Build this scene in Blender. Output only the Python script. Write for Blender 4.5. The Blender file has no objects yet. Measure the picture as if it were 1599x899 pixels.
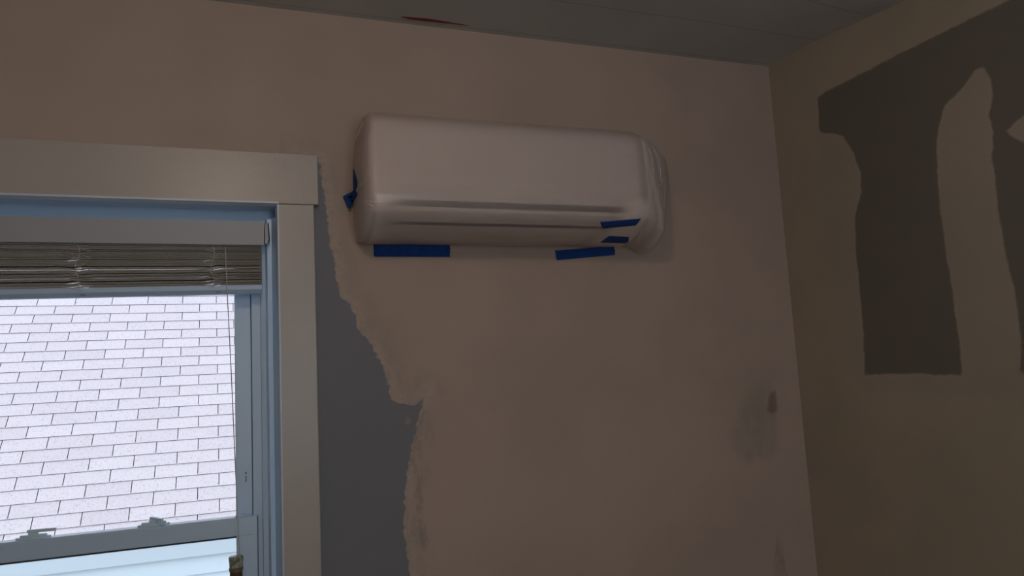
import bpy, bmesh, math, random
import numpy as np
from mathutils import Vector, Matrix, noise
from mathutils.bvhtree import BVHTree

C = bpy.context.scene.collection
S = bpy.context.scene
R = math.radians
random.seed(7)

# ------------------------------------------------------------------ camera
FPX, CX, CY = 1175.0, 799.5, 449.5
CAM = Vector((0, -1.9, 1.5))
YAW, PITCH, ROLL = R(20.8), R(6.85), R(-3.0)
fw = Vector((math.sin(YAW) * math.cos(PITCH), math.cos(YAW) * math.cos(PITCH), math.sin(PITCH)))
rt0 = Vector((math.cos(YAW), -math.sin(YAW), 0)); up0 = rt0.cross(fw)
rt = rt0 * math.cos(ROLL) + up0 * math.sin(ROLL)
up = -rt0 * math.sin(ROLL) + up0 * math.cos(ROLL)
cd = bpy.data.cameras.new('camera'); cam = bpy.data.objects.new('camera', cd); C.objects.link(cam)
cd.sensor_width = 36; cd.lens = FPX * 36 / 1599; cd.clip_start = .02
M = Matrix((rt, up, -fw)).transposed().to_4x4(); M.translation = CAM
cam.matrix_world = M
S.camera = cam

def ray(x, y):
    return fw + rt * ((x - CX) / FPX) - up * ((y - CY) / FPX)
def onY(x, y, Y=0.0):
    d = ray(x, y); return CAM + d * ((Y - CAM.y) / d.y)
def onX(x, y, X):
    d = ray(x, y); return CAM + d * ((X - CAM.x) / d.x)
def onZ(x, y, Z):
    d = ray(x, y); return CAM + d * ((Z - CAM.z) / d.z)

# ------------------------------------------------------------------ light
w = bpy.data.worlds.new('overcast_sky'); S.world = w; w.use_nodes = True
bg = w.node_tree.nodes['Background']
bg.inputs[0].default_value = (.88, .95, 1.08, 1); bg.inputs[1].default_value = 2.35
S.view_settings.view_transform = 'Standard'; S.view_settings.look = 'None'
S.view_settings.exposure = 0.0; S.view_settings.gamma = 1.0; S.view_settings.use_curve_mapping = False
LAMP = Vector((-.01, -1.60, 2.345)); LAMP_L = 24.5; LAMP_COL = (1.0, .77, .61)
FILL_W = 5.5; FILL_COL = (.95, .94, .93)
ld = bpy.data.lights.new('rear_fill', 'AREA'); ld.shape = 'RECTANGLE'; ld.size = .75; ld.size_y = 1.1  # ambient fill added behind the camera, stands in for unseen daylight
ld.energy = FILL_W; ld.color = FILL_COL
lo = bpy.data.objects.new('rear_fill', ld); C.objects.link(lo)
lo.location = (.47, -3.33, 1.55); lo.rotation_euler = (R(90), 0, 0)

# ------------------------------------------------------------------ helpers
def tag(o, label=None, cat=None, group=None, kind=None):
    if label: o['label'] = label
    if cat: o['category'] = cat
    if group: o['group'] = group
    if kind: o['kind'] = kind
    return o
def mesh_obj(name, V, F, mat, parent=None, smooth=False, bevel=0, mi=None):
    me = bpy.data.meshes.new(name); me.from_pydata([tuple(v) for v in V], [], F)
    for m in (mat if isinstance(mat, list) else [mat]): me.materials.append(m)
    if mi: me.polygons.foreach_set('material_index', mi)
    bm = bmesh.new(); bm.from_mesh(me); bmesh.ops.recalc_face_normals(bm, faces=bm.faces); bm.to_mesh(me); bm.free()
    if smooth: me.polygons.foreach_set('use_smooth', [True] * len(me.polygons))
    o = bpy.data.objects.new(name, me); C.objects.link(o)
    if parent: o.parent = parent; o.matrix_parent_inverse = Matrix.Translation(-parent.location) if parent.type == 'EMPTY' and parent.parent is None else Matrix()
    if bevel:
        b = o.modifiers.new('bevel', 'BEVEL'); b.width = bevel; b.segments = 2; b.limit_method = 'ANGLE'
    return o
def empty(name, loc=(0, 0, 0)):
    o = bpy.data.objects.new(name, None); C.objects.link(o); o.location = loc; o.empty_display_size = .05; return o
class MB:
    def __init__(s): s.V = []; s.F = []; s.mi = []
    def add(s, V, F, m=0):
        n = len(s.V); s.V += [tuple(v) for v in V]; s.F += [tuple(i + n for i in f) for f in F]; s.mi += [m] * len(F); return s
    def box(s, x0, x1, y0, y1, z0, z1, m=0):
        return s.add([(x0,y0,z0),(x1,y0,z0),(x1,y1,z0),(x0,y1,z0),(x0,y0,z1),(x1,y0,z1),(x1,y1,z1),(x0,y1,z1)],
                     [(0,3,2,1),(4,5,6,7),(0,1,5,4),(1,2,6,5),(2,3,7,6),(3,0,4,7)], m)
    def ext(s, prof, a, b, axis, m=0):          # closed profile extruded along axis
        n = len(prof)
        f = {'z': lambda p, t: (p[0], p[1], t), 'x': lambda p, t: (t, p[0], p[1]), 'y': lambda p, t: (p[0], t, p[1])}[axis]
        return s.add([f(p, a) for p in prof] + [f(p, b) for p in prof],
                     [(i, (i + 1) % n, (i + 1) % n + n, i + n) for i in range(n)] + [tuple(range(n)), tuple(range(2 * n - 1, n - 1, -1))], m)
    def tube(s, pts, r, seg=8, m=0):
        pts = [Vector(p) for p in pts]; n = len(pts); V = []; F = []
        rs = r if isinstance(r, (list, tuple)) else [r] * n
        for i, p in enumerate(pts):
            t = (pts[min(i + 1, n - 1)] - pts[max(i - 1, 0)]).normalized()
            a = t.orthogonal().normalized() if i == 0 else (a - t * a.dot(t)).normalized()
            b = t.cross(a)
            for k in range(seg):
                q = 2 * math.pi * k / seg; V.append(p + (a * math.cos(q) + b * math.sin(q)) * rs[i])
        for i in range(n - 1):
            for k in range(seg):
                F.append((i*seg+k, i*seg+(k+1) % seg, (i+1)*seg+(k+1) % seg, (i+1)*seg+k))
        F.append(tuple(range(seg))); F.append(tuple(range((n-1)*seg, n*seg)))
        return s.add(V, F, m)
    def lathe(s, prof, c=(0, 0, 0), seg=24, m=0):     # prof (r, z)
        V = [(c[0] + r * math.cos(2*math.pi*k/seg), c[1] + r * math.sin(2*math.pi*k/seg), c[2] + z) for r, z in prof for k in range(seg)]
        n = len(prof)
        F = [(i*seg+k, i*seg+(k+1) % seg, (i+1)*seg+(k+1) % seg, (i+1)*seg+k) for i in range(n-1) for k in range(seg)]
        F += [tuple(range(seg)), tuple(range((n-1)*seg, n*seg))]
        return s.add(V, F, m)
    def build(s, name, mat, parent=None, smooth=False, bevel=0):
        return mesh_obj(name, s.V, s.F, mat, parent, smooth, bevel, s.mi)

class N:                                             # small node wrapper
    def __init__(s, name):
        s.m = bpy.data.materials.new(name); s.m.use_nodes = True; s.t = s.m.node_tree
        s.b = s.t.nodes['Principled BSDF']; s.out = s.t.nodes['Material Output']
    def n(s, typ, **kw):
        x = s.t.nodes.new(typ)
        for k, v in kw.items(): setattr(x, k, v)
        return x
    def l(s, a, b): s.t.links.new(a, b)
    def noise(s, scale, detail=3, rough=.55, coord='Object', stretch=None):
        tc = s.n('ShaderNodeTexCoord'); nz = s.n('ShaderNodeTexNoise')
        nz.inputs['Scale'].default_value = scale; nz.inputs['Detail'].default_value = detail; nz.inputs['Roughness'].default_value = rough
        src = tc.outputs[coord]
        if stretch:
            mp = s.n('ShaderNodeMapping'); mp.inputs['Scale'].default_value = stretch; s.l(src, mp.inputs[0]); src = mp.outputs[0]
        s.l(src, nz.inputs['Vector']); return nz.outputs['Fac']
    def math(s, op, a, b=None, c=None):
        x = s.n('ShaderNodeMath', operation=op)
        for i, v in enumerate((a, b, c)):
            if v is None: continue
            if isinstance(v, (int, float)): x.inputs[i].default_value = v
            else: s.l(v, x.inputs[i])
        return x.outputs[0]
    def rng(s, v, a, b, c=0., d=1., smooth=True):
        x = s.n('ShaderNodeMapRange'); x.interpolation_type = 'SMOOTHSTEP' if smooth else 'LINEAR'
        s.l(v, x.inputs[0]); 
        for i, q in enumerate((a, b, c, d)): x.inputs[i + 1].default_value = q
        return x.outputs[0]
    def mix(s, f, a, b):
        x = s.n('ShaderNodeMix', data_type='RGBA')
        if isinstance(f, (int, float)): x.inputs[0].default_value = f
        else: s.l(f, x.inputs[0])
        for i, v in ((6, a), (7, b)):
            if isinstance(v, tuple): x.inputs[i].default_value = (*v[:3], 1)
            else: s.l(v, x.inputs[i])
        return x.outputs[2]
    def attr(s, name):
        x = s.n('ShaderNodeAttribute'); x.attribute_name = name; return x.outputs['Fac']
    def bump(s, h, strength=.3, dist=.002):
        x = s.n('ShaderNodeBump'); x.inputs['Strength'].default_value = strength; x.inputs['Distance'].default_value = dist
        s.l(h, x.inputs['Height']); s.l(x.outputs[0], s.b.inputs['Normal'])
def mat(name, col, rough=.5, metal=0, var=0, vscale=20, bump=0, bscale=200, bdist=.001, spec=.5, **kw):
    q = N(name); q.b.inputs['Base Color'].default_value = (*col, 1); q.b.inputs['Roughness'].default_value = rough
    q.b.inputs['Metallic'].default_value = metal; q.b.inputs['Specular IOR Level'].default_value = spec
    if var:
        f = q.rng(q.noise(vscale, 4), .3, .7); q.l(q.mix(f, tuple(c * (1 - var) for c in col), tuple(min(1, c * (1 + var)) for c in col)), q.b.inputs['Base Color'])
    if bump: q.bump(q.noise(bscale, 3), bump, bdist)
    for k, v in kw.items(): q.b.inputs[k].default_value = v
    return q.m

# ------------------------------------------------------------------ wall materials
def sd_poly(P, poly):                                # signed distance, negative inside
    P = np.asarray(P); d = np.full(len(P), 1e9); ins = np.zeros(len(P), bool); n = len(poly)
    for i in range(n):
        a = np.array(poly[i]); b = np.array(poly[(i + 1) % n]); e = b - a; wv = P - a
        t = np.clip((wv @ e) / (e @ e), 0, 1)
        d = np.minimum(d, np.linalg.norm(wv - t[:, None] * e, axis=1))
        c = ((a[1] <= P[:, 1]) != (b[1] <= P[:, 1]))
        xx = a[0] + (P[:, 1] - a[1]) / (b[1] - a[1] + 1e-12) * e[0]
        ins ^= c & (P[:, 0] < xx)
    return np.where(ins, -d, d)

COMP = (.47, .385, .33)      # skim coat / primer on plaster
GREY = (.22, .235, .265)     # old bare grey surface
q = N('plaster_wall')
n1 = q.noise(9, 5, .6); n2 = q.noise(60, 4, .6); n3 = q.noise(2.2, 3); n4 = q.noise(25, 5, .7, stretch=(1, 1, .45))
base = q.mix(q.rng(n3, .35, .65), tuple(c * .95 for c in COMP), tuple(c * 1.05 for c in COMP))
g = q.attr('grey'); s_ = q.attr('stain'); sp = q.attr('spike'); cr = q.attr('crack'); dot = q.attr('dot')
edge = q.math('ADD', q.math('MULTIPLY', q.math('SUBTRACT', n1, .5), .018), q.math('MULTIPLY', q.math('SUBTRACT', n2, .5), .022))
gd = q.math('ADD', g, edge)
m_grey = q.rng(gd, -.002, .0025, 1, 0)
# rough compound next to the border, a little mottled
m_band = q.math('MULTIPLY', q.rng(gd, .03, .09, 1, 0), q.rng(n4, .38, .62))
base = q.mix(q.math('MULTIPLY', m_band, .7), base, (.38, .335, .29))
m_cr = q.math('MULTIPLY', q.rng(q.math('ADD', cr, q.math('MULTIPLY', edge, .7)), 0, .008, 1, 0), q.rng(n4, .3, .7))
base = q.mix(q.math('MULTIPLY', m_cr, .5), base, (.24, .21, .19))
m_rim = q.math('MULTIPLY', q.rng(gd, .012, .035, 1, 0), q.rng(n2, .4, .55))
base = q.mix(q.math('MULTIPLY', m_rim, .35), base, (.54, .47, .42))
m_st = q.rng(q.math('ADD', s_, q.math('MULTIPLY', edge, 2.2)), -.03, .02, 1, 0)
base = q.mix(q.math('MULTIPLY', m_st, q.rng(n4, .3, .7, .25, .62)), base, (.30, .28, .235))
m_sp = q.rng(q.math('ADD', sp, q.math('MULTIPLY', edge, .4)), -.006, .008, 1, 0)
base = q.mix(q.math('MULTIPLY', m_sp, .6), base, (.17, .125, .10))
col = q.mix(m_grey, base, GREY)
m_dot = q.rng(q.math('ADD', dot, q.math('MULTIPLY', edge, .3)), -.003, .003, 1, 0)
col = q.mix(q.math('MULTIPLY', m_dot, .8), col, (.36, .31, .28))
q.l(col, q.b.inputs['Base Color']); q.b.inputs['Roughness'].default_value = .85; q.b.inputs['Specular IOR Level'].default_value = .25
hh = q.math('ADD', q.math('MULTIPLY', q.math('SUBTRACT', 1.0, m_grey), .9), q.math('ADD', q.math('MULTIPLY', n2, .10), q.math('MULTIPLY', q.math('MULTIPLY', q.rng(gd, 0, .07, 1, 0), n4), .8)))
hh = q.math('ADD', hh, q.math('MULTIPLY', n3, .6))
q.bump(hh, .55, .0018); M_BACK = q.m

q = N('patched_drywall')
n1 = q.noise(9, 5, .6); n2 = q.noise(60, 4, .6); n3 = q.noise(2.5, 3)
COMP2 = (.40, .355, .285)
base = q.mix(q.rng(n3, .35, .65), tuple(c * .94 for c in COMP2), tuple(c * 1.05 for c in COMP2))
edge = q.math('ADD', q.math('MULTIPLY', q.math('SUBTRACT', n1, .5), .016), q.math('MULTIPLY', q.math('SUBTRACT', n2, .5), .008))
gd = q.math('ADD', q.attr('grey'), edge)
m_g = q.rng(gd, -.004, .004, 1, 0)
m_halo = q.rng(q.math('ADD', q.attr('halo'), edge), -.02, .015, 1, 0)
col = q.mix(q.math('MULTIPLY', m_halo, .35), base, (.345, .315, .285))
col = q.mix(m_g, col, (.18, .165, .145))
q.l(col, q.b.inputs['Base Color']); q.b.inputs['Roughness'].default_value = .85; q.b.inputs['Specular IOR Level'].default_value = .25
q.bump(q.math('ADD', q.math('MULTIPLY', q.math('SUBTRACT', 1.0, m_g), .6), q.math('ADD', q.math('MULTIPLY', n2, .12), q.math('MULTIPLY', n3, .6))), .45, .0015); M_RIGHT = q.m

q = N('ceiling_boards')
n2 = q.noise(45, 4, .6); n3 = q.noise(2.5, 3)
base = q.mix(q.rng(n3, .3, .7), (.49, .51, .515), (.55, .57, .575))
tc = q.n('ShaderNodeTexCoord'); sx = q.n('ShaderNodeSeparateXYZ'); q.l(tc.outputs['Object'], sx.inputs[0])
yy = q.math('ADD', sx.outputs[1], q.math('MULTIPLY', q.math('SUBTRACT', q.noise(1.5, 2), .5), .02))
per = q.math('ABSOLUTE', q.math('SUBTRACT', q.math('FRACT', q.math('ADD', q.math('MULTIPLY', yy, 1 / .2), .6)), .5))   # seams every 0.2 m
seam = q.rng(per, 0, .016, 1, 0)
col = q.mix(q.math('MULTIPLY', seam, .45), base, (.16, .15, .14))
q.l(col, q.b.inputs['Base Color']); q.b.inputs['Roughness'].default_value = .7
q.bump(q.math('SUBTRACT', q.math('MULTIPLY', n2, .3), seam), .35, .0015); M_CEIL = q.m

M_SIDE = mat('painted_wall', (.45, .38, .32), .85, var=.05, vscale=3, bump=.2, bscale=60)
q = N('floor_boards')
tc = q.n('ShaderNodeTexCoord'); br = q.n('ShaderNodeTexBrick'); q.l(tc.outputs['Object'], br.inputs[0])
br.inputs['Scale'].default_value = 1; br.inputs['Brick Width'].default_value = 1.2; br.inputs['Row Height'].default_value = .07; br.inputs['Mortar Size'].default_value = .0015
br.inputs['Color1'].default_value = (.55, .44, .34, 1); br.inputs['Color2'].default_value = (.48, .38, .29, 1); br.inputs['Mortar'].default_value = (.04, .025, .015, 1)
q.l(br.outputs[0], q.b.inputs['Base Color']); q.b.inputs['Roughness'].default_value = .5; M_FLOOR = q.m

# ------------------------------------------------------------------ window dimensions
OX0, OX1, OZ0, OZ1 = -.672, .112, .52, 1.956         # clear opening between the casings
H = 2.468; XR = 1.659; XL = -1.75; YF = -3.25

def grid_wall(name, us, vs, hole, f, matl, attrs, back):
    """front face grid with per-vertex fields, plus an outer skin at 'back' and closed hole edges"""
    us = np.array(sorted(set(np.round(us, 5)))); vs = np.array(sorted(set(np.round(vs, 5))))
    nu, nv = len(us), len(vs)
    UV = np.array([(u, v) for v in vs for u in us])
    V = [f(u, v, 0) for u, v in UV]; F = []
    for j in range(nv - 1):
        for i in range(nu - 1):
            if hole and hole[0] - 1e-4 <= us[i] and us[i+1] <= hole[1] + 1e-4 and hole[2] - 1e-4 <= vs[j] and vs[j+1] <= hole[3] + 1e-4: continue
            F.append((j*nu+i, j*nu+i+1, (j+1)*nu+i+1, (j+1)*nu+i))
    n = len(V)
    # coarse outer skin and rims
    cu = [us[0], *(hole[:2] if hole else ()), us[-1]]; cv = [vs[0], *(hole[2:] if hole else ()), vs[-1]]
    for v in cv:
        for u in cu: V.append(f(u, v, back))
    W = len(cu)
    for j in range(len(cv) - 1):
        for i in range(W - 1):
            if hole and i == 1 and j == 1: continue
            F.append((n+j*W+i, n+(j+1)*W+i, n+(j+1)*W+i+1, n+j*W+i+1))
    def rim(u0, v0, u1, v1):
        k = len(V); V.extend([f(u0, v0, 0), f(u1, v1, 0), f(u1, v1, back), f(u0, v0, back)]); F.append((k, k+1, k+2, k+3))
    rects = [(us[0], us[-1], vs[0], vs[-1])] + ([hole] if hole else [])
    for a, b, c, d in rects:
        rim(a, c, b, c); rim(b, c, b, d); rim(b, d, a, d); rim(a, d, a, c)
    me = bpy.data.meshes.new(name); me.from_pydata([tuple(v) for v in V], [], F); me.materials.append(matl)
    for k, vals in attrs(UV).items():
        at = me.attributes.new(k, 'FLOAT', 'POINT'); full = np.full(len(V), 9.0); full[:len(UV)] = vals; at.data.foreach_set('value', full)
    o = bpy.data.objects.new(name, me); C.objects.link(o); tag(o, kind='structure'); return o
def px_back(pts): return [(lambda p: (p.x, p.z))(onY(x, y, 0)) for x, y in pts]
def px_right(pts): return [(lambda p: (p.y, p.z))(onX(x, y, XR)) for x, y in pts]

GREY_PX = [(499,250),(503,290),(509,335),(513,370),(521,405),(525,440),(529,463),(546,474),(556,492),(556,512),(572,528),(585,550),(598,575),(605,600),(607,622),
           (628,632),(648,634),(664,616),(654,650),(643,690),(636,730),(631,780),(630,830),(635,870),(641,899),(650,1000)]
def back_attrs(UV):
    gp = px_back(GREY_PX); gp = gp + [(gp[-1][0], .0), (.0, 0), (.0, 1.5), (.13, 1.5), (.13, gp[0][1])]
    st = px_back([(1180,600),(1205,598),(1214,640),(1217,700),(1200,718),(1165,725),(1148,700),(1140,680),(1155,640)])
    spk = px_back([(1203,612),(1211,612),(1214,640),(1211,645),(1198,642)])
    cr = px_back([(650,652),(658,645),(657,700),(654,760),(660,800),(668,850),(662,860),(654,810),(648,760),(646,700)])
    dk = px_back([(1212,832),(1219,832),(1230,899),(1228,960),(1206,960),(1208,899)])
    dots = [px_back([(631,653),(636,650),(642,655),(641,662),(634,664)])]
    return {'grey': sd_poly(UV, gp), 'stain': sd_poly(UV, st), 'spike': sd_poly(UV, spk), 'crack': np.minimum(sd_poly(UV, cr), sd_poly(UV, dk) + .004), 'dot': sd_poly(UV, dots[0])}
hole = (OX0 - .02, OX1 + .02, OZ0 - .02, OZ1 + .02)
us = list(np.arange(XL - .15, -.8, .1)) + list(np.arange(-.8, XR, .011)) + [hole[0], hole[1], XR + .15]
vs = list(np.arange(0, .8, .1)) + list(np.arange(.8, H, .011)) + [hole[2], hole[3], H]
grid_wall('wall_back', us, vs, hole, lambda u, v, b: (u, b, v), M_BACK, back_attrs, .16)

PATCH = [(1276,152),(1290,142),(1480,47),(1599,-12),(1720,-75),(1720,572),(1599,583),(1504,585),(1430,583),(1351,584),(1347,520),(1343,450),(1337,400),(1335,335),(1345,300),
         (1344,268),(1332,235),(1316,212),(1300,208),(1280,207)]
STRIP = [(1463,250),(1464,205),(1475,165),(1500,140),(1522,110),(1535,103),(1547,122),(1551,148),(1545,178),(1552,205),(1550,250),(1560,330),(1572,400),(1585,455),(1592,500),
         (1597,545),(1590,610),(1504,610),(1498,540),(1490,470),(1478,400),(1468,330)]
TRI = [(1570,207),(1590,186),(1660,140),(1680,260),(1599,222)]
def right_attrs(UV):
    p = sd_poly(UV, px_right(PATCH)); s = sd_poly(UV, px_right(STRIP)); t = sd_poly(UV, px_right(TRI))
    hl = sd_poly(UV, px_right([(1278,205),(1335,225),(1350,585),(1600,590),(1600,625),(1352,612),(1318,560),(1300,400),(1285,300)]))
    return {'grey': np.maximum(np.maximum(p, -s), -t), 'halo': np.minimum(np.minimum(hl, s), t)}
us = list(np.arange(YF, -1.3, .1)) + list(np.arange(-1.3, 0, .011)) + [YF, 0]
vs = list(np.arange(0, .8, .1)) + list(np.arange(.8, H, .011)) + [H]
grid_wall('wall_right', us, vs, None, lambda u, v, b: (XR + b, u, v), M_RIGHT, right_attrs, .15)

tag(MB().box(XL - .15, XL, YF, 0, 0, H).build('wall_left', M_SIDE), kind='structure')
tag(MB().box(XL - .15, XR + .15, YF - .15, 0.16, -.12, 0).build('floor', M_FLOOR), kind='structure')
# front wall (behind the camera) with an unseen window added for fill
b = MB(); fx0, fx1, fz0, fz1 = .05, .90, .95, 2.15
b.box(XL - .15, fx0, YF - .15, YF, 0, H); b.box(fx1, XR + .15, YF - .15, YF, 0, H); b.box(fx0, fx1, YF - .15, YF, 0, fz0); b.box(fx0, fx1, YF - .15, YF, fz1, H)
tag(b.build('wall_front', M_SIDE), kind='structure')

# ceiling: a sagging board ceiling; it drops a little where it meets the right wall
xs = np.concatenate([np.arange(XL - .15, 1.1, .15), np.arange(1.1, XR + .15, .03)]); ys = np.concatenate([np.arange(YF - .15, -.8, .15), np.arange(-.8, .17, .03)])
def sag(x, y):
    t = max(0, min(1, (x - 1.25) / .4)); t = t * t * (3 - 2 * t); d = max(0, min(1, (-y - .05) / .7)); d = d * d * (3 - 2 * d)
    return H - .055 * t * d
V = [(x, y, sag(x, y)) for y in ys for x in xs] + [(x, y, H + .12) for y in ys for x in xs]; nx, ny = len(xs), len(ys); F = []
for j in range(ny - 1):
    for i in range(nx - 1):
        k = j * nx + i; F.append((k, k + nx, k + nx + 1, k + 1)); k += nx * ny; F.append((k, k + 1, k + nx + 1, k + nx))
ceil = tag(mesh_obj('ceiling', V, F, M_CEIL, smooth=True), kind='structure')
M_RED = mat('dark_red_paint', (.22, .02, .015), .6)
pts = [onZ(*p, H - .0015) for p in [(626,26.5),(640,27.5),(670,30),(700,35),(732,40.5),(700,36.8),(670,34.2),(640,30.5)]]
mesh_obj('open_seam', [tuple(p) for p in pts] + [(p.x, p.y, p.z + .003) for p in pts], [(0,1,2,3,4,5,6,7), (15,14,13,12,11,10,9,8)] + [(i, i + 8, (i+1) % 8 + 8, (i+1) % 8) for i in range(8)], M_RED, ceil)
ceil.children[0]['label'] = 'dark red sliver in an open ceiling seam'

# ------------------------------------------------------------------ window casing (trim)
q = N('painted_casing'); q.b.inputs['Roughness'].default_value = .33; q.b.inputs['Specular IOR Level'].default_value = .42
n2 = q.noise(35, 4, .6, stretch=(.3, 1, 1)); n3 = q.noise(3, 3); n4 = q.noise(240, 2)
col = q.mix(q.rng(n3, .3, .7), (.45, .425, .40), (.485, .46, .43)); spot = q.rng(q.noise(26, 2), .74, .78)
q.l(q.mix(q.math('MULTIPLY', spot, .4), col, (.3, .25, .2)), q.b.inputs['Base Color'])
q.bump(q.math('ADD', n2, q.math('MULTIPLY', n4, .5)), .35, .0012); M_CASE = q.m
tag(MB().box(OX0 - .101, .211, -.024, 0, 1.953, 2.081).build('trim_1', M_CASE, bevel=.002), kind='structure')
tag(MB().box(OX1 + .001, .2, -.020, 0, OZ0, 1.953).build('trim_2', M_CASE, bevel=.002), kind='structure')
tag(MB().box(OX0 - .089, OX0 - .001, -.020, 0, OZ0, 1.953).build('trim_3', M_CASE, bevel=.002), kind='structure')
tag(MB().box(OX0 - .12, OX1 + .12, -.07, .02, OZ0 - .022, OZ0).build('trim_4', M_CASE, bevel=.004), kind='structure')
tag(MB().box(OX0 - .09, OX1 + .09, -.018, 0, OZ0 - .11, OZ0 - .022).build('trim_5', M_CASE, bevel=.002), kind='structure')

# ------------------------------------------------------------------ window
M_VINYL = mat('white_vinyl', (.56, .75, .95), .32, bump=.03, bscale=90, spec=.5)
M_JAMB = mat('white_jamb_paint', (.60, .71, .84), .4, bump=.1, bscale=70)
M_DARK = mat('dark_gap_fill', (.02, .035, .07), .6)  # dark fill, paints shade into gaps and under the rail
q = N('window_glass'); tr = q.n('ShaderNodeBsdfTransparent'); tr.inputs[0].default_value = (.97, .985, .98, 1)
gl = q.n('ShaderNodeBsdfGlossy'); gl.inputs['Roughness'].default_value = .02
fr = q.n('ShaderNodeFresnel'); fr.inputs[0].default_value = 1.45; mx = q.n('ShaderNodeMixShader')
q.l(fr.outputs[0], mx.inputs[0]); q.l(tr.outputs[0], mx.inputs[1]); q.l(gl.outputs[0], mx.inputs[2]); q.l(mx.outputs[0], q.out.inputs[0]); M_GLASS = q.m

def make_window():
    w1 = empty('window_1', (-.28, 0, OZ0)); tag(w1, kind='structure')
    b = MB(); b.box(OX1, OX1 + .018, -.002, .16, OZ0, OZ1 + .018); b.box(OX0 - .018, OX0, -.002, .16, OZ0, OZ1 + .018); b.box(OX0, OX1, -.002, .16, OZ1, OZ1 + .018); b.box(OX0, OX1, .02, .2, OZ0 - .018, OZ0)
    b.build('jamb', M_JAMB, w1, bevel=.001)
    prof = [(0, .130), (0, .002), (-.0105, .034), (-.0195, .035), (-.0205, .026), (-.0215, .026), (-.0245, .038), (-.025, .050), (-.031, .051), (-.037, .053), (-.0375, .066), (-.0585, .067), (-.0595, .128)]
    b = MB(); cx = (OX0 + OX1) / 2
    b.ext([(OX1 - .0005 + x, y) for x, y in prof], OZ0, OZ1 - .03, 'z')
    b.ext([(OX0 + .0005 - x, y) for x, y in prof], OZ0, OZ1 - .03, 'z')
    b.box(OX0, OX1, .075, .13, OZ1 - .03, OZ1); b.box(OX0, OX1, .04, .13, OZ0, OZ0 + .03)
    b.build('frame', M_VINYL, w1)
    b = MB(); q_ = OX1
    b.ext([(q_ + .0042, -.0222), (q_ + .0006, -.0222), (q_ - .0022, -.008), (q_ - .0022, -.0025), (q_ + .0042, -.0025)], OZ0, OZ1 - .001, 'z')
    b.ext([(OX0 - .0042, -.0222), (OX0 - .0006, -.0222), (OX0 + .0022, -.008), (OX0 + .0022, -.0025), (OX0 - .0042, -.0025)], OZ0, OZ1 - .001, 'z')
    b.ext([(-.0262, OZ1 + .001), (-.0262, OZ1 - .0035), (-.008, OZ1 - .0075), (-.0025, OZ1 - .0075), (-.0025, OZ1 + .001)], OX0 - .004, OX1 + .004, 'x')
    b.build('stop_bead', M_JAMB, w1)
    # upper sash (outer track)
    X0, X1 = -.6115, .0515; b = MB()
    y0, y1 = .085, .112
    b.box(X1 - .038, X1, y0, y1, 1.17, 1.93); b.box(X0, X0 + .038, y0, y1, 1.17, 1.93); b.box(X0 + .038, X1 - .038, y0, y1, 1.885, 1.93); b.box(X0 + .038, X1 - .038, y0, y1, 1.165, 1.195)
    us_ = b.build('upper_sash', M_VINYL, w1, bevel=.0012)
    MB().box(X0 + .035, X1 - .035, .097, .101, 1.19, 1.89).build('pane', M_GLASS, us_)
    MB().box(X1 + .0003, X1 + .0022, .0838, .12, 1.2, 1.9).build('dark_strip', M_DARK, us_)  # dark strip painted in for the shaded gap beside the stile
    p = onY(384, 745, .085)
    b = MB(); pr = [(p.x + .0052 * math.cos(t), p.z + .012 * (1 if math.sin(t) > 0 else -1) + .0052 * math.sin(t)) for t in np.linspace(0, 2 * math.pi, 24, endpoint=False)]
    b.ext(pr, .0832, .0852, 'y'); b.build('tilt_latch', M_VINYL, us_, bevel=.0004)
    b = MB(); b.box(p.x - .0012, p.x + .0012, .0828, .0834, p.z - .011, p.z + .004); b.ext([(p.x + .0024 * math.cos(t), p.z + .010 + .0024 * math.sin(t)) for t in np.linspace(0, 6.283, 14, endpoint=False)], .0826, .0834, 'y')
    b.build('latch_slot', mat('latch_slot_grey', (.13, .18, .27), .5), us_)
    # lower sash (inner track)
    X0, X1 = -.621, .061; b = MB(); y0, y1 = .049, .0655; zt = 1.2075
    b.box(X1 - .0475, X1, y0, y1, OZ0 + .03, zt - .0425); b.box(X0, X0 + .0475, y0, y1, OZ0 + .03, zt - .0425); b.box(X0 + .0475, X1 - .0475, y0, y1, OZ0 + .03, OZ0 + .09)
    b.ext([(y0, zt - .0425), (y0, zt - .003), (y0 + .003, zt), (.083, zt), (.083, zt - .0425)], X0, X1, 'x')
    ls = b.build('lower_sash', M_VINYL, w1, bevel=.0012)
    MB().box(X0 + .045, X1 - .045, .058, .062, OZ0 + .08, zt - .04).build('pane', M_GLASS, ls)
    MB().box(X0 + .0475, X1 - .0475, .0505, .0575, zt - .0462, zt - .0428).build('dark_strip', M_DARK, ls)  # dark strip deepens the shadow under the top rail
    MB().box(X1 + .0003, X1 + .0016, .0485, .0655, OZ0 + .03, zt - .001).build('dark_strip', M_DARK, ls)  # thin dark strip along the right edge of the sash
    b = MB(); b.box(.012, .036, .056, .076, zt, zt + .003); b.box(.018, .026, .06, .07, zt + .003, zt + .006); b.build('tilt_button', M_VINYL, ls, bevel=.0008)
    b = MB(); b.box(-.58, -.556, .056, .076, zt, zt + .003); b.build('tilt_button', M_VINYL, ls, bevel=.0008)
    M_LOCK = mat('lock_metal', (.66, .86, .98), .4)
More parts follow.
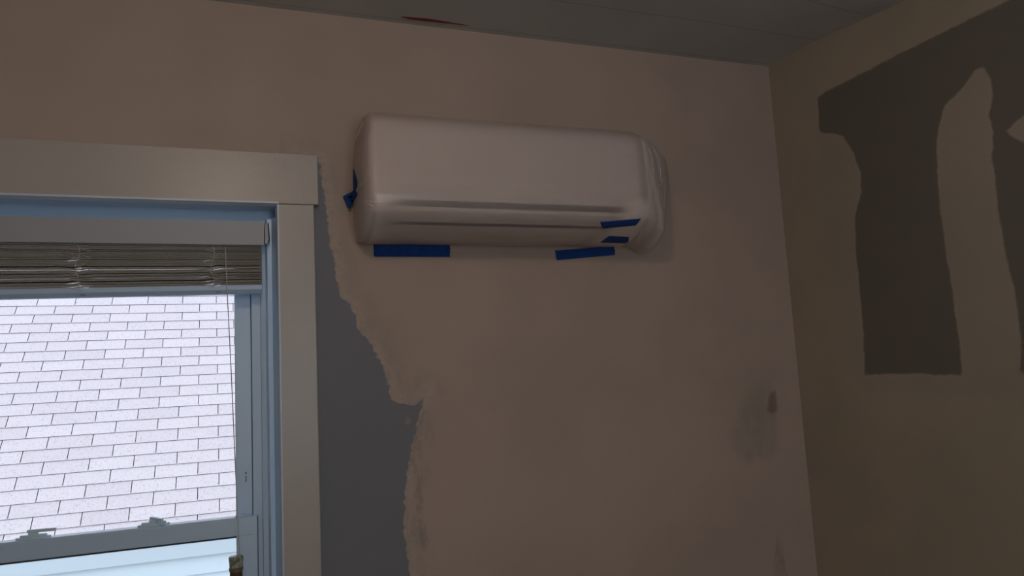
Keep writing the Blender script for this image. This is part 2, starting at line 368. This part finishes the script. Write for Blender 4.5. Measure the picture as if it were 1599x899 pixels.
    for px, ang in ((52, 8), (240, 62)):
        c = onY(px, 838 if px < 100 else 820, .066); lk = MB(); x = c.x
        def ov(r0, r1, z0, z1, n=24):
            lk.ext([(x + r0 * math.cos(t), .067 + r1 * math.sin(t)) for t in np.linspace(0, 2 * math.pi, n, endpoint=False)], z0, z1, 'z')
        ov(.034, .012, zt, zt + .004); ov(.026, .010, zt + .004, zt + .0085); ov(.010, .009, zt + .0085, zt + .0125)
        lko = lk.build('sash_lock', M_LOCK, ls, bevel=.0008)
        a = R(ang); d = Vector((math.cos(a), -math.sin(a), 0)); s = Vector((-d.y, d.x, 0)); o = Vector((x, .067, zt + .0125))
        P = [o - d * .012 - s * .0045, o + d * .045 - s * .003, o + d * .045 + s * .003, o - d * .012 + s * .0045]
        lv = MB().add([tuple(p) for p in P] + [(p.x, p.y, p.z + .0065) for p in P], [(0,3,2,1),(4,5,6,7),(0,1,5,4),(1,2,6,5),(2,3,7,6),(3,0,4,7)])
        lv.V = lv.V; o2 = lv.build('lock_lever', M_LOCK, ls, bevel=.001)
    return w1
make_window()
# unseen window added behind the camera for ambient fill
w2 = empty('fill_window', (.475, YF, .95)); tag(w2, kind='structure')
b = MB()
for (x0, x1, z0, z1) in ((fx0, fx0+.05, fz0, fz1), (fx1-.05, fx1, fz0, fz1), (fx0+.05, fx1-.05, fz0, fz0+.05), (fx0+.05, fx1-.05, fz1-.05, fz1), (fx0+.05, fx1-.05, 1.53, 1.57)): b.box(x0, x1, YF - .07, YF - .03, z0, z1)
b.build('frame', M_VINYL, w2)
MB().box(fx0 + .04, fx1 - .04, YF - .054, YF - .05, fz0 + .04, fz1 - .04).build('pane', M_GLASS, w2)

# ------------------------------------------------------------------ neighbouring house
A = R(46.1); EXP = .12182; TW = .305; RY, RZ = 4.3044, .6201
def roofp(x, s, h=0): return Vector((x, RY + s * math.cos(A) - h * math.sin(A), RZ + s * math.sin(A) + h * math.cos(A)))
nb = empty('neighbouring_house', (0, 6, -3)); tag(nb, 'neighbouring house outside the window with pale pink-grey shingle roof and white clapboards', 'house')
q = N('asphalt_shingle'); geo = q.n('ShaderNodeNewGeometry')
n1 = q.noise(75, 3, .8); n2 = q.noise(3, 2)
isl = geo.outputs['Random Per Island']
base = q.mix(isl, (.435, .395, .42), (.48, .44, .46))
col = q.mix(q.rng(n1, .30, .48, 1, 0), base, (.27, .245, .27)); col = q.mix(q.math('MULTIPLY', q.rng(n2, .3, .7), .15), col, (.47, .42, .44))
q.l(col, q.b.inputs['Base Color']); q.b.inputs['Roughness'].default_value = .95; q.b.inputs['Specular IOR Level'].default_value = .1; M_SH = q.m
M_CUT = mat('shingle_cut_edge', (.12, .10, .125), .95)
pt = None
# joint phase: the slot seen at pixel (308.6, 772) in the second visible course
d = ray(308.6, 772); nrm = Vector((0, -math.sin(A), math.cos(A))); t = (roofp(0, 0) - CAM).dot(nrm) / d.dot(nrm); XJ = (CAM + d * t).x
k0 = -1.6; rows = range(-2, 36); b = MB(); SL = .0030
for r in rows:
    s0 = max(r, k0) * EXP; s1 = (r + 1) * EXP + .02
    off = XJ - .0019 * (r - 1) + (0 if r % 2 else TW / 2)
    for i in range(-17, 13):
        x0 = off + i * TW + SL; x1 = off + (i + 1) * TW - SL; j = random.uniform(-.0012, .0012)
        h0, h1, hb = .0075, .0005, 0.0
        V = [roofp(x0, s0 + j, 0), roofp(x1, s0 + j, 0), roofp(x1, s1, -.006), roofp(x0, s1, -.006),
             roofp(x0, s0 + j, h0), roofp(x1, s0 + j, h0), roofp(x1, s1, h1), roofp(x0, s1, h1)]
        n = len(b.V); b.add(V, [(4, 5, 6, 7)], 0); b.F += [(n, n+1, n+5, n+4), (n+1, n+2, n+6, n+5), (n+3, n, n+4, n+7)]; b.mi += [1, 1, 1]
me_r = b.build('roof_shingles', [M_SH, M_CUT], nb)
xa, xb = XJ - 17.5 * TW, XJ + 13.5 * TW; st = 36 * EXP; ridge = roofp(0, st); M_TRIMW = mat('white_aluminium', (.40, .46, .51), .5)
b = MB(); ey, ez = roofp(0, k0 * EXP).yz
b.ext([(ey, ez - .012), (ridge.y, ridge.z - .012), (2 * ridge.y - ey, ez - .012), (2 * ridge.y - ey, ez - .03), (ridge.y, ridge.z - .05), (ey, ez - .03)], xa, xb, 'x')
b.build('roof_deck', M_CUT, nb)
b = MB(); b.ext([(ey + .005, ez - .012), (ey + .005, ez - .13), (ey + .03, ez - .13), (ey + .03, ez - .012)], xa, xb, 'x'); b.build('fascia', M_TRIMW, nb)
b = MB(); z = ez - .125
for k in range(22):
    b.ext([(ey + .038, z), (ey + .022, z - .135), (ey + .045, z - .135), (ey + .06, z)], xa, xb, 'x'); z -= .135
b.box(xa + .05, xb - .05, ey + .05, 2 * ridge.y - ey - .05, z, ez - .05)
b.build('clapboard_wall', mat('white_clapboard', (.46, .53, .58), .6), nb)
tag(MB().box(-14, 14, .17, 20, z - .1, z).build('ground', mat('dull_grass', (.09, .12, .06), .95, var=.3, vscale=4)), kind='structure')

# ------------------------------------------------------------------ mini blind
M_SLAT = mat('blind_slat', (.40, .38, .35), .8, spec=.2, var=.05, vscale=6)
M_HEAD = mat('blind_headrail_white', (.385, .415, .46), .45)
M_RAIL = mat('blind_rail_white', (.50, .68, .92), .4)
M_CORD = mat('blind_cord', (.62, .60, .58), .7)
bl = empty('mini_blind', (-.285, .02, 1.83)); tag(bl, 'white horizontal mini blind pulled up and bunched at the top of the window', 'blind')
BX0, BX1 = -.645, .0765
b = MB(); b.box(-.652, .083, .002, .006, 1.854, 1.912); b.box(-.652, .083, .006, .038, 1.868, 1.906); b.build('headrail', M_HEAD, bl, bevel=.001)
b = MB(); b.ext([(.0845, 1.908), (.0905, 1.908), (.093, 1.868), (.090, 1.858), (.0845, 1.858)], .004, .036, 'y'); b.build('bracket_and_gap', M_HEAD, bl, bevel=.0006)
b = MB(); b.ext([(.0915, 1.912), (.0935, 1.912), (.0965, 1.870), (.0945, 1.862), (.0915, 1.885)], .01, .03, 'y'); b.build('bracket_and_gap', M_DARK, bl)  # dark piece stands in for the shaded gap beside the bracket
def bt(x): return (x - BX1) * .014                # the bunch hangs a touch lower to the left
lad = [onY(120, 420, 0).x, onY(332, 415, 0).x]
NS = 33; z = 1.7600
for k in range(NS):
    gap = .0033 + random.uniform(-.0006, .0005)
    tilt = random.uniform(.02, .12) + (.10 if k in (3, 8, 13, 18) else 0); oy = random.uniform(-.002, .002); xs_ = np.linspace(BX0 + random.uniform(0, .001), BX1 - random.uniform(0, .001), 60); V = []; F = []
    for x in xs_:
        wv = sum(math.exp(-((x - l) / .02) ** 2) * math.sin(k * .45 + (x - l) * 90) for l in lad) * .0028
        for m in range(6):
            u = m / 5 - .5; yy = .0185 + oy + u * .025; zz = z + bt(x) * (1 - k / NS) + wv + .0022 * (1 - 4 * u * u) + u * .025 * tilt
            V.append((x, yy, zz))
    n = len(xs_)
    for i in range(n - 1):
        for m in range(5): F.append((i*6+m, i*6+m+1, (i+1)*6+m+1, (i+1)*6+m))
    o = mesh_obj('slat', V, F, M_SLAT, bl, smooth=True); sm = o.modifiers.new('thick', 'SOLIDIFY'); sm.thickness = .0011
    z += gap
    if z > 1.860: break
V = []; F = []; pr = [(.004, .0), (.004, -.0115), (.0135, -.0205), (.031, -.0205), (.034, 0)]
b = MB()
V = [(x, y, 1.7575 + bt(x) + dz) for x in (BX0, BX1) for y, dz in pr]
b.add(V, [(i, (i+1) % 5, (i+1) % 5 + 5, i + 5) for i in range(5)] + [(0,1,2,3,4), (9,8,7,6,5)])
rail = b.build('bottom_rail', M_RAIL, bl, bevel=.0012)
M_PLUG = mat('rail_plug', (.22, .28, .36), .5)
for l in lad:
    x = l + .012; MB().box(x - .006, x + .006, .0065, .0095, 1.7575 + bt(x) - .0165, 1.7575 + bt(x) - .0135).build('cord_plug', M_PLUG, rail)
for l in lad:                                       # ladder strings bunched in loops
    b = MB(); rnd = random.Random(int(l * 1000)); 
    for k in range(9):
        zc = 1.755 + k * .0108; pts = []
        ax = rnd.uniform(.008, .022); ox = l + rnd.uniform(-.012, .012); ph = rnd.uniform(0, 6)
        for t in np.linspace(0, 1, 14):
            pts.append((ox + ax * (t - .5) * 1.6 + .003 * math.sin(t * 9 + ph), .0035 + .002 * math.cos(t * 7), zc + bt(l) + .005 * math.sin(t * math.pi * (1 + k % 2) + ph)))
        b.tube(pts, .0006, 5)
    b.tube([(l + .004 * math.sin(t * 9), .0042, 1.85 - t * .1) for t in np.linspace(0, 1, 20)], .0007, 5)
    b.build('ladder_string', M_CORD, bl, smooth=True)
cpx = [(352,386,.0), (354,440,-.001), (358,520,-.002), (361.5,590,-.002), (364.5,660,-.002), (368,740,-.002), (371.5,810,-.002), (374,860,-.002), (376,885,-.002)]
cp = [onY(*p) for p in cpx]
MB().tube(cp, .0011, 6).build('lift_cord', M_CORD, bl, smooth=True)
tp = onY(368.5, 867, .016); tx, tz = tp.x, tp.z
M_TG = mat('pale_green_plastic', (.30, .34, .27), .25, var=.5, vscale=90); M_TB = mat('brass_band', (.20, .15, .09), .4, metal=.3); M_TD = mat('dark_red_tassel', (.10, .045, .04), .5)
b = MB(); b.lathe([(.004, 0), (.0145, -.001), (.0165, -.004), (.0150, -.018), (.0145, -.026)], (tx, .016, tz)); ts = b.build('cord_tassel', M_TG, bl, smooth=False); ts['label'] = 'pale green and brown banded end of the blind cord'
b = MB(); b.lathe([(.0148, -.0262), (.0160, -.0275), (.0160, -.0305), (.0148, -.032), (.0150, -.0345), (.0140, -.036)], (tx, .016, tz)); b.build('tassel_band', M_TB, ts)
b = MB(); b.lathe([(.0138, -.0362), (.0135, -.052), (.0115, -.068), (.006, -.074)], (tx, .016, tz)); b.build('tassel_body', M_TD, ts)

# ------------------------------------------------------------------ air conditioner
AX0, AX1 = .308, 1.046
M_AC = mat('ac_white_plastic', (.70, .635, .60), .4); M_ACD = mat('ac_dark_recess', (.03, .025, .028), .6)
ac = empty('air_conditioner', (.677, 0, 1.86)); tag(ac, 'long white wall-mounted air conditioner wrapped in clear film beside the window', 'air conditioner')
def rounded(pts, rad, seg=5):                        # round the corners of an open polyline
    out = [pts[0]]
    for i in range(1, len(pts) - 1):
        p, a, c = Vector(pts[i]), Vector(pts[i-1]), Vector(pts[i+1]); r = min(rad[i], (a-p).length * .45, (c-p).length * .45)
        u, v = p + (a-p).normalized() * r, p + (c-p).normalized() * r
        for k in range(seg + 1):
            t = k / seg; out.append(tuple(u * (1-t)**2 + p * 2 * t * (1-t) + v * t * t))
    out.append(pts[-1]); return out
def loft(prof, stations, close=False):               # stations (x, depth scale, z scale about zc)
    V = []; zc = 2.01
    for x, kd, kz in stations:
        for dd, z in prof: V.append((x, -dd * kd, zc + (z - zc) * kz))
    n = len(prof); m = len(stations)
    F = [(j*n+i, j*n+i+1, (j+1)*n+i+1, (j+1)*n+i) for j in range(m-1) for i in range(n-1)]
    if close: F += [tuple(range(n)), tuple(range((m-1)*n, m*n))]
    return V, F
endst = [(0, .80, .93), (.004, .90, .965), (.010, .955, .985), (.018, .985, .996), (.028, 1, 1)]
def full_stations(x0, x1, n=14):
    return [(x0 + dx, a, c) for dx, a, c in endst] + [(x0 + .028 + (x1 - x0 - .056) * i / n, 1, 1) for i in range(1, n)] + [(x1 - dx, a, c) for dx, a, c in reversed(endst)]
hp = rounded([(0.001, 2.150), (.150, 2.152), (.196, 2.118), (.201, 1.930), (.178, 1.930), (.172, 1.905), (.135, 1.886), (.110, 1.882), (.112, 1.866), (.06, 1.858), (.001, 1.860)],
             [0, .03, .03, .006, .004, .01, .005, .003, .005, .01, 0])
V, F = loft(hp, full_stations(AX0, AX1), True); mesh_obj('housing', V, F, M_AC, ac, smooth=False)
fp = [(.2015, 2.105), (.2055, 2.05), (.2075, 1.98), (.207, 1.940), (.204, 1.929), (.199, 1.929), (.2005, 1.95), (.2005, 2.105)]
b = MB(); b.ext([(-d, z) for d, z in fp], AX0 + .03, AX1 - .03, 'x'); b.build('front_panel', M_AC, ac, bevel=.001)
b = MB(); b.ext([(-d, z) for d, z in [(.1995, 1.914), (.196, 1.9045), (.182, 1.893), (.166, 1.8845), (.164, 1.8875), (.178, 1.895), (.192, 1.906)]], AX0 + .045, AX1 - .06, 'x'); b.build('air_flap', M_AC, ac)
b = MB(); b.ext([(-d, z) for d, z in [(.150, 1.878), (.120, 1.8655), (.118, 1.868), (.148, 1.881)]], AX0 + .045, AX1 - .06, 'x'); b.build('air_flap', M_AC, ac)
b = MB(); b.ext([(-d, z) for d, z in [(.1775, 1.929), (.1795, 1.929), (.1735, 1.904), (.1355, 1.8845), (.1105, 1.8805), (.1105, 1.8825), (.135, 1.887), (.1715, 1.906)]], AX0 + .045, AX1 - .06, 'x'); b.build('air_outlet', M_ACD, ac)

# ------------------------------------------------------------------ plastic film over it
q = N('clear_film')
n1 = q.noise(14, 4, .6, stretch=(1, 1, 2.2)); n2 = q.noise(70, 3)
tr = q.n('ShaderNodeBsdfTransparent'); tr.inputs[0].default_value = (.95, .95, .96, 1)
q.b.inputs['Base Color'].default_value = (.74, .65, .615, 1); q.b.inputs['Roughness'].default_value = .34; q.b.inputs['Specular IOR Level'].default_value = .6
q.bump(q.math('ADD', n1, q.math('MULTIPLY', n2, .15)), .22, .004)
cov = q.attr('cover'); mx = q.n('ShaderNodeMixShader'); q.l(cov, mx.inputs[0]); q.l(tr.outputs[0], mx.inputs[1]); q.l(q.b.outputs[0], mx.inputs[2]); q.l(mx.outputs[0], q.out.inputs[0]); M_FILM = q.m
OFF = .005
prof = rounded([(0, 2.158), (.150, 2.160), (.205, 2.122), (.2135, 1.932), (.203, 1.900), (.150, 1.871), (.10, 1.856), (.045, 1.853), (0.0, 1.862)],
               [0, .035, .04, .02, .03, .02, .02, .02, 0], 4)
# resample evenly
P = [Vector(p) for p in prof]; L = [0]
for i in range(1, len(P)): L.append(L[-1] + (P[i] - P[i-1]).length)
NP = 90
def at(s):
    for i in range(1, len(P)):
        if L[i] >= s - 1e-9:
            t = (s - L[i-1]) / max(1e-9, L[i] - L[i-1]); return P[i-1].lerp(P[i], t)
    return P[-1]
PR = [at(L[-1] * i / (NP - 1)) for i in range(NP)]
sts = []
for i in range(14):                                  # left side face, wall to front
    t = i / 13; th = t * math.pi / 2; k = .0 + t ** .8
    sts.append(('L', AX0 - .008 + .012 * max(0, (t - .75) / .25) ** 2, min(1, k * 1.0) * (1 - .0)))
XA = AX0 + .006
for i in range(1, 71): sts.append(('M', XA + (AX1 - .005 - XA) * i / 70, 1))
for i in range(1, 34): sts.append(('R', AX1 - .005 + (1.243 - AX1 + .005) * (i / 33), 1 - (i / 33)))
V = []; cover = []
def lerp_tab(x, tab):
    for (a, u), (b2, v) in zip(tab, tab[1:]):
        if x <= b2: return u + (v - u) * max(0, (x - a)) / (b2 - a)
    return tab[-1][1]
TOPZ = [(1.04, 2.160), (1.10, 2.152), (1.17, 2.135), (1.22, 2.115), (1.243, 2.098)]
BOTZ = [(1.04, 1.862), (1.09, 1.850), (1.125, 1.832), (1.145, 1.90), (1.17, 1.955), (1.20, 2.0), (1.23, 2.05), (1.243, 2.09)]
for kind, x, k in sts:
    for i, p in enumerate(PR):
        dd, z = p.x, p.y; xx = x; v = i / (NP - 1)
        if kind == 'L':
            kk = k; dd = dd * kk + .0005; z = 2.005 + (z - 2.005) * (1 - .04 * (1 - k) ** .5 * (1 if z < 2 else 1.9))
            xx += .006 * math.sin(k * 3.1) * -1 * (.5 + .5 * math.sin(z * 17))
            if z > 2.06: xx += (z - 2.06) * .12         # upper corner drawn in
            if z < 1.92: xx += (1.92 - z) * .15
        elif kind == 'M':
            e0 = max(0, 1 - (x - XA) / .02); e1 = max(0, 1 - (AX1 - .005 - x) / .03)
            dd *= 1 - .035 * e0 ** 2 - .03 * e1 ** 2; z = 2.005 + (z - 2.005) * (1 - .012 * e0 ** 2 - .01 * e1 ** 2)
            if z > 2.06 : xx += (z - 2.06) * .10 * e0
            if z < 1.92 : xx += (1.92 - z) * .12 * e0
        else:
            u = 1 - k; kd = .97 * (1 - u ** 1.35) ** .9 if u < 1 else 0
            t = (z - 1.8535) / (2.16 - 1.8535); zb = lerp_tab(x, BOTZ); zt_ = lerp_tab(x, TOPZ)
            z = zb + t * (zt_ - zb); dd = dd * kd + .001
            fold = math.sin(t * 9 + u * 14) * .5 + math.sin(t * 17 + u * 31) * .35 + .35 * math.sin(t * 40 - u * 12)
            dd = max(.0012, dd + fold * .0055 * math.sin(math.pi * min(1, u * 1.3)) * min(1, kd * 3))
        nz = noise.noise(Vector((xx * 7, z * 9, dd * 9))) * .003 + noise.noise(Vector((xx * 25, z * 25, dd * 20 + 3))) * .0012
        ww = min(1, dd / .03); dd = max(.0008, dd + nz * ww * 1.0)
        V.append((xx, -dd, z))
        c = .50
        if kind == 'L': c = .62
        if kind == 'M':
            c = .34 + .5 * math.exp(-((x - XA) / .055) ** 2) * (1 if z < 1.94 else .35); c += .10 * max(0, noise.noise(Vector((x * 6, z * 9, 1)))); c = min(.92, c)
            tz_ = max(0, min(1, (z - 1.935) / .04)); c = c + max(0, .56 - c) * tz_ * tz_ * (3 - 2 * tz_)
            # folds pulled over the slots near the right end
            tx_ = max(0, min(1, (x - .945 + (1.93 - z) * .6) / .06)); c = max(c, .34 + .5 * tx_ * tx_ * (3 - 2 * tx_) * (1 - tz_))
        if kind == 'R': c = .80 - .35 * (1 - k)
        if kind == 'R' and z < 1.90: c = .35 + (c - .35) * max(0, min(1, (z - 1.845) / .055))
        cover.append(c)
n = NP; m = len(sts)
F = [(j*n+i, j*n+i+1, (j+1)*n+i+1, (j+1)*n+i) for j in range(m-1) for i in range(n-1)]
film = mesh_obj('plastic_sheet', V, F, M_FILM, smooth=True)
ata = film.data.attributes.new('cover', 'FLOAT', 'POINT'); ata.data.foreach_set('value', cover)
tag(film, 'thin translucent plastic sheet stretched over the air conditioner and gathered at its right end', 'plastic sheet')
film_bvh = BVHTree.FromPolygons([Vector(v) for v in V], F)
# crinkles at the lower left corner and folds on the right, small raised ridges of the sheet
M_RIDGE = mat('film_fold', (.74, .72, .73), .3, spec=.6)
def drape(px, py, lift=.0012):
    d = ray(px, py).normalized(); h = film_bvh.ray_cast(CAM, d)
    if h[0] is None:
        p = onY(px, py, 0); return Vector((p.x, -lift, p.z))
    return h[0] - d * lift
for a, c_, r in (((566,311),(592,330),.0009), ((572,316),(586,323),.0006), ((576,325),(588,331),.0007), ((566,311),(600,317),.0007), ((558,290),(574,281),.0007)):
    pts = [drape(a[0] + (c_[0] - a[0]) * t + 1.2 * math.sin(t * 3), a[1] + (c_[1] - a[1]) * t + .8 * math.sin(t * 4), .0002) for t in np.linspace(0, 1, 8)]
    MB().tube(pts, [max(.0001, r * math.sin(math.pi * t)) for t in np.linspace(.05, .95, 8)], 6).build('crease', M_RIDGE, film, smooth=True)
for line, r in (([(1004,214),(1016,240),(1021,270),(1017,300),(1006,325)], .0009), ([(1014,218),(1030,250),(1033,285),(1024,318)], .0007), ([(1008,330),(985,337),(968,349)], .0010),
                ([(1004,350),(998,372),(1000,396)], .0008), ([(1036,262),(1028,290),(1018,335)], .0007)):
    pts = []
    for (xa_, ya_), (xb_, yb_) in zip(line, line[1:]):
        for t in (0, .33, .67): pts.append(drape(xa_ + (xb_ - xa_) * t, ya_ + (yb_ - ya_) * t, .0002))
    n_ = len(pts); MB().tube(pts, [max(.0001, .8 * r * math.sin(math.pi * (i + .5) / n_)) for i in range(n_)], 6).build('crease', M_RIDGE, film, smooth=True)

# ------------------------------------------------------------------ painter's tape
M_TAPE = mat('blue_masking_tape', (.017, .063, .26), .85, spec=.15, var=.12, vscale=60, bump=.3, bscale=300, bdist=.0005)
def grid_tape(c, nu, nv, place, name, label, rag=.6):
    """c: four pixel corners tl,tr,br,bl; place(px,py)->Vector on the surface it sticks to"""
    V = []; rr = random.Random(len(label))
    jl = [rr.uniform(-rag, rag) for _ in range(nv + 1)]; jr = [rr.uniform(-rag, rag) for _ in range(nv + 1)]
    for j in range(nv + 1):
        for i in range(nu + 1):
            u, v = i / nu, j / nv
            x = (c[0][0]*(1-u)+c[1][0]*u)*(1-v) + (c[3][0]*(1-u)+c[2][0]*u)*v; y = (c[0][1]*(1-u)+c[1][1]*u)*(1-v) + (c[3][1]*(1-u)+c[2][1]*u)*v
            if i == 0: x += jl[j]
            if i == nu: x += jr[j]
            V.append(place(x, y))
    F = [(j*(nu+1)+i, j*(nu+1)+i+1, (j+1)*(nu+1)+i+1, (j+1)*(nu+1)+i) for j in range(nv) for i in range(nu)]
    o = mesh_obj(name, V, F, M_TAPE, smooth=True); s = o.modifiers.new('thick', 'SOLIDIFY'); s.thickness = .0004; s.offset = 0
    tag(o, label, 'tape', 'blue tape strips holding the plastic sheet'); return o
def on_wall(x, y):
    p = onY(x, y, -.0025); return Vector((p.x, -.0025 - .0006 * math.sin(p.x * 90), p.z))
grid_tape([(584,382),(703,381),(702.5,401),(584.5,400.5)], 24, 8, on_wall, 'masking_tape', 'long straight blue tape strip under the left end of the wrapped air conditioner', .9)
grid_tape([(867,391),(959,384),(960.5,398),(869.5,406)], 20, 8, on_wall, 'masking_tape', 'slightly tilted blue tape strip on the wall under the right half of the air conditioner', .9)
grid_tape([(937,346.5),(1001,341),(993,352),(941.5,356.5)], 16, 5, lambda x, y: drape(x, y, .0016), 'masking_tape', 'slanted blue tape strip on the film at its lower right corner, uppermost of three', .5)
grid_tape([(951,368.5),(982,370),(981,380),(937,378.5)], 12, 5, lambda x, y: drape(x, y, .0016), 'masking_tape', 'short pointed blue tape piece on the film between the two longer right-hand strips', .5)
# folded tape at the left end: a thin piece up the film edge, twisted, and a loose torn tab on the wall
rows_ = [(552,264,553,264,.004), (552,272,556,275,.004), (551.5,280,558.5,284,.004), (552,290,558,291,.004), (552,297,555,297,.004), (549,300,558,301,.006),
         (542,303,558,305,.007), (535,307,555,310,.009), (539,313,552,314,.012), (542,320,549.5,320,.015), (544.5,325.5,548.5,324,.019)]
def stick(x, y, d):
    dr = ray(x, y).normalized(); h = film_bvh.ray_cast(CAM, dr); p = onY(x, y, -d)
    if h[0] is not None and (h[0] - CAM).length < (p - CAM).length + .002: p = h[0] - dr * .002
    return p
V = [stick(xl + (xr - xl) * t, yl + (yr - yl) * t, d + (.002 if k_ > 5 else 0) * math.sin(t * 6)) for k_, (xl, yl, xr, yr, d) in enumerate(rows_) for t in (0, .33, .67, 1)]
F = [(j*4+i, j*4+i+1, (j+1)*4+i+1, (j+1)*4+i) for j in range(len(rows_) - 1) for i in range(3)]
o = mesh_obj('masking_tape', V, F, M_TAPE); s = o.modifiers.new('thick', 'SOLIDIFY'); s.thickness = .0006
tag(o, 'twisted torn piece of blue tape sticking out from the left end of the air conditioner', 'tape', 'blue tape strips holding the plastic sheet')

# ------------------------------------------------------------------ ceiling lamp (behind the picture's top edge)
lp = empty('ceiling_lamp', (LAMP.x, LAMP.y, H)); tag(lp, 'round opal glass globe lamp lit warm on the ceiling', 'lamp')
MB().lathe([(.075, -.0005), (.077, -.010), (.060, -.022), (.050, -.030)], (LAMP.x, LAMP.y, H)).build('lamp_base', mat('porcelain', (.8, .79, .76), .2), lp, smooth=True)
q = N('lit_opal_glass'); em = q.n('ShaderNodeEmission'); em.inputs[0].default_value = (*LAMP_COL, 1); em.inputs[1].default_value = LAMP_L; q.l(em.outputs[0], q.out.inputs[0])
MB().lathe([(.10 * math.sin(t), -.10 * math.cos(t)) for t in np.linspace(.12, 2.55, 14)], tuple(LAMP), 20).build('globe', q.m, lp, smooth=True)
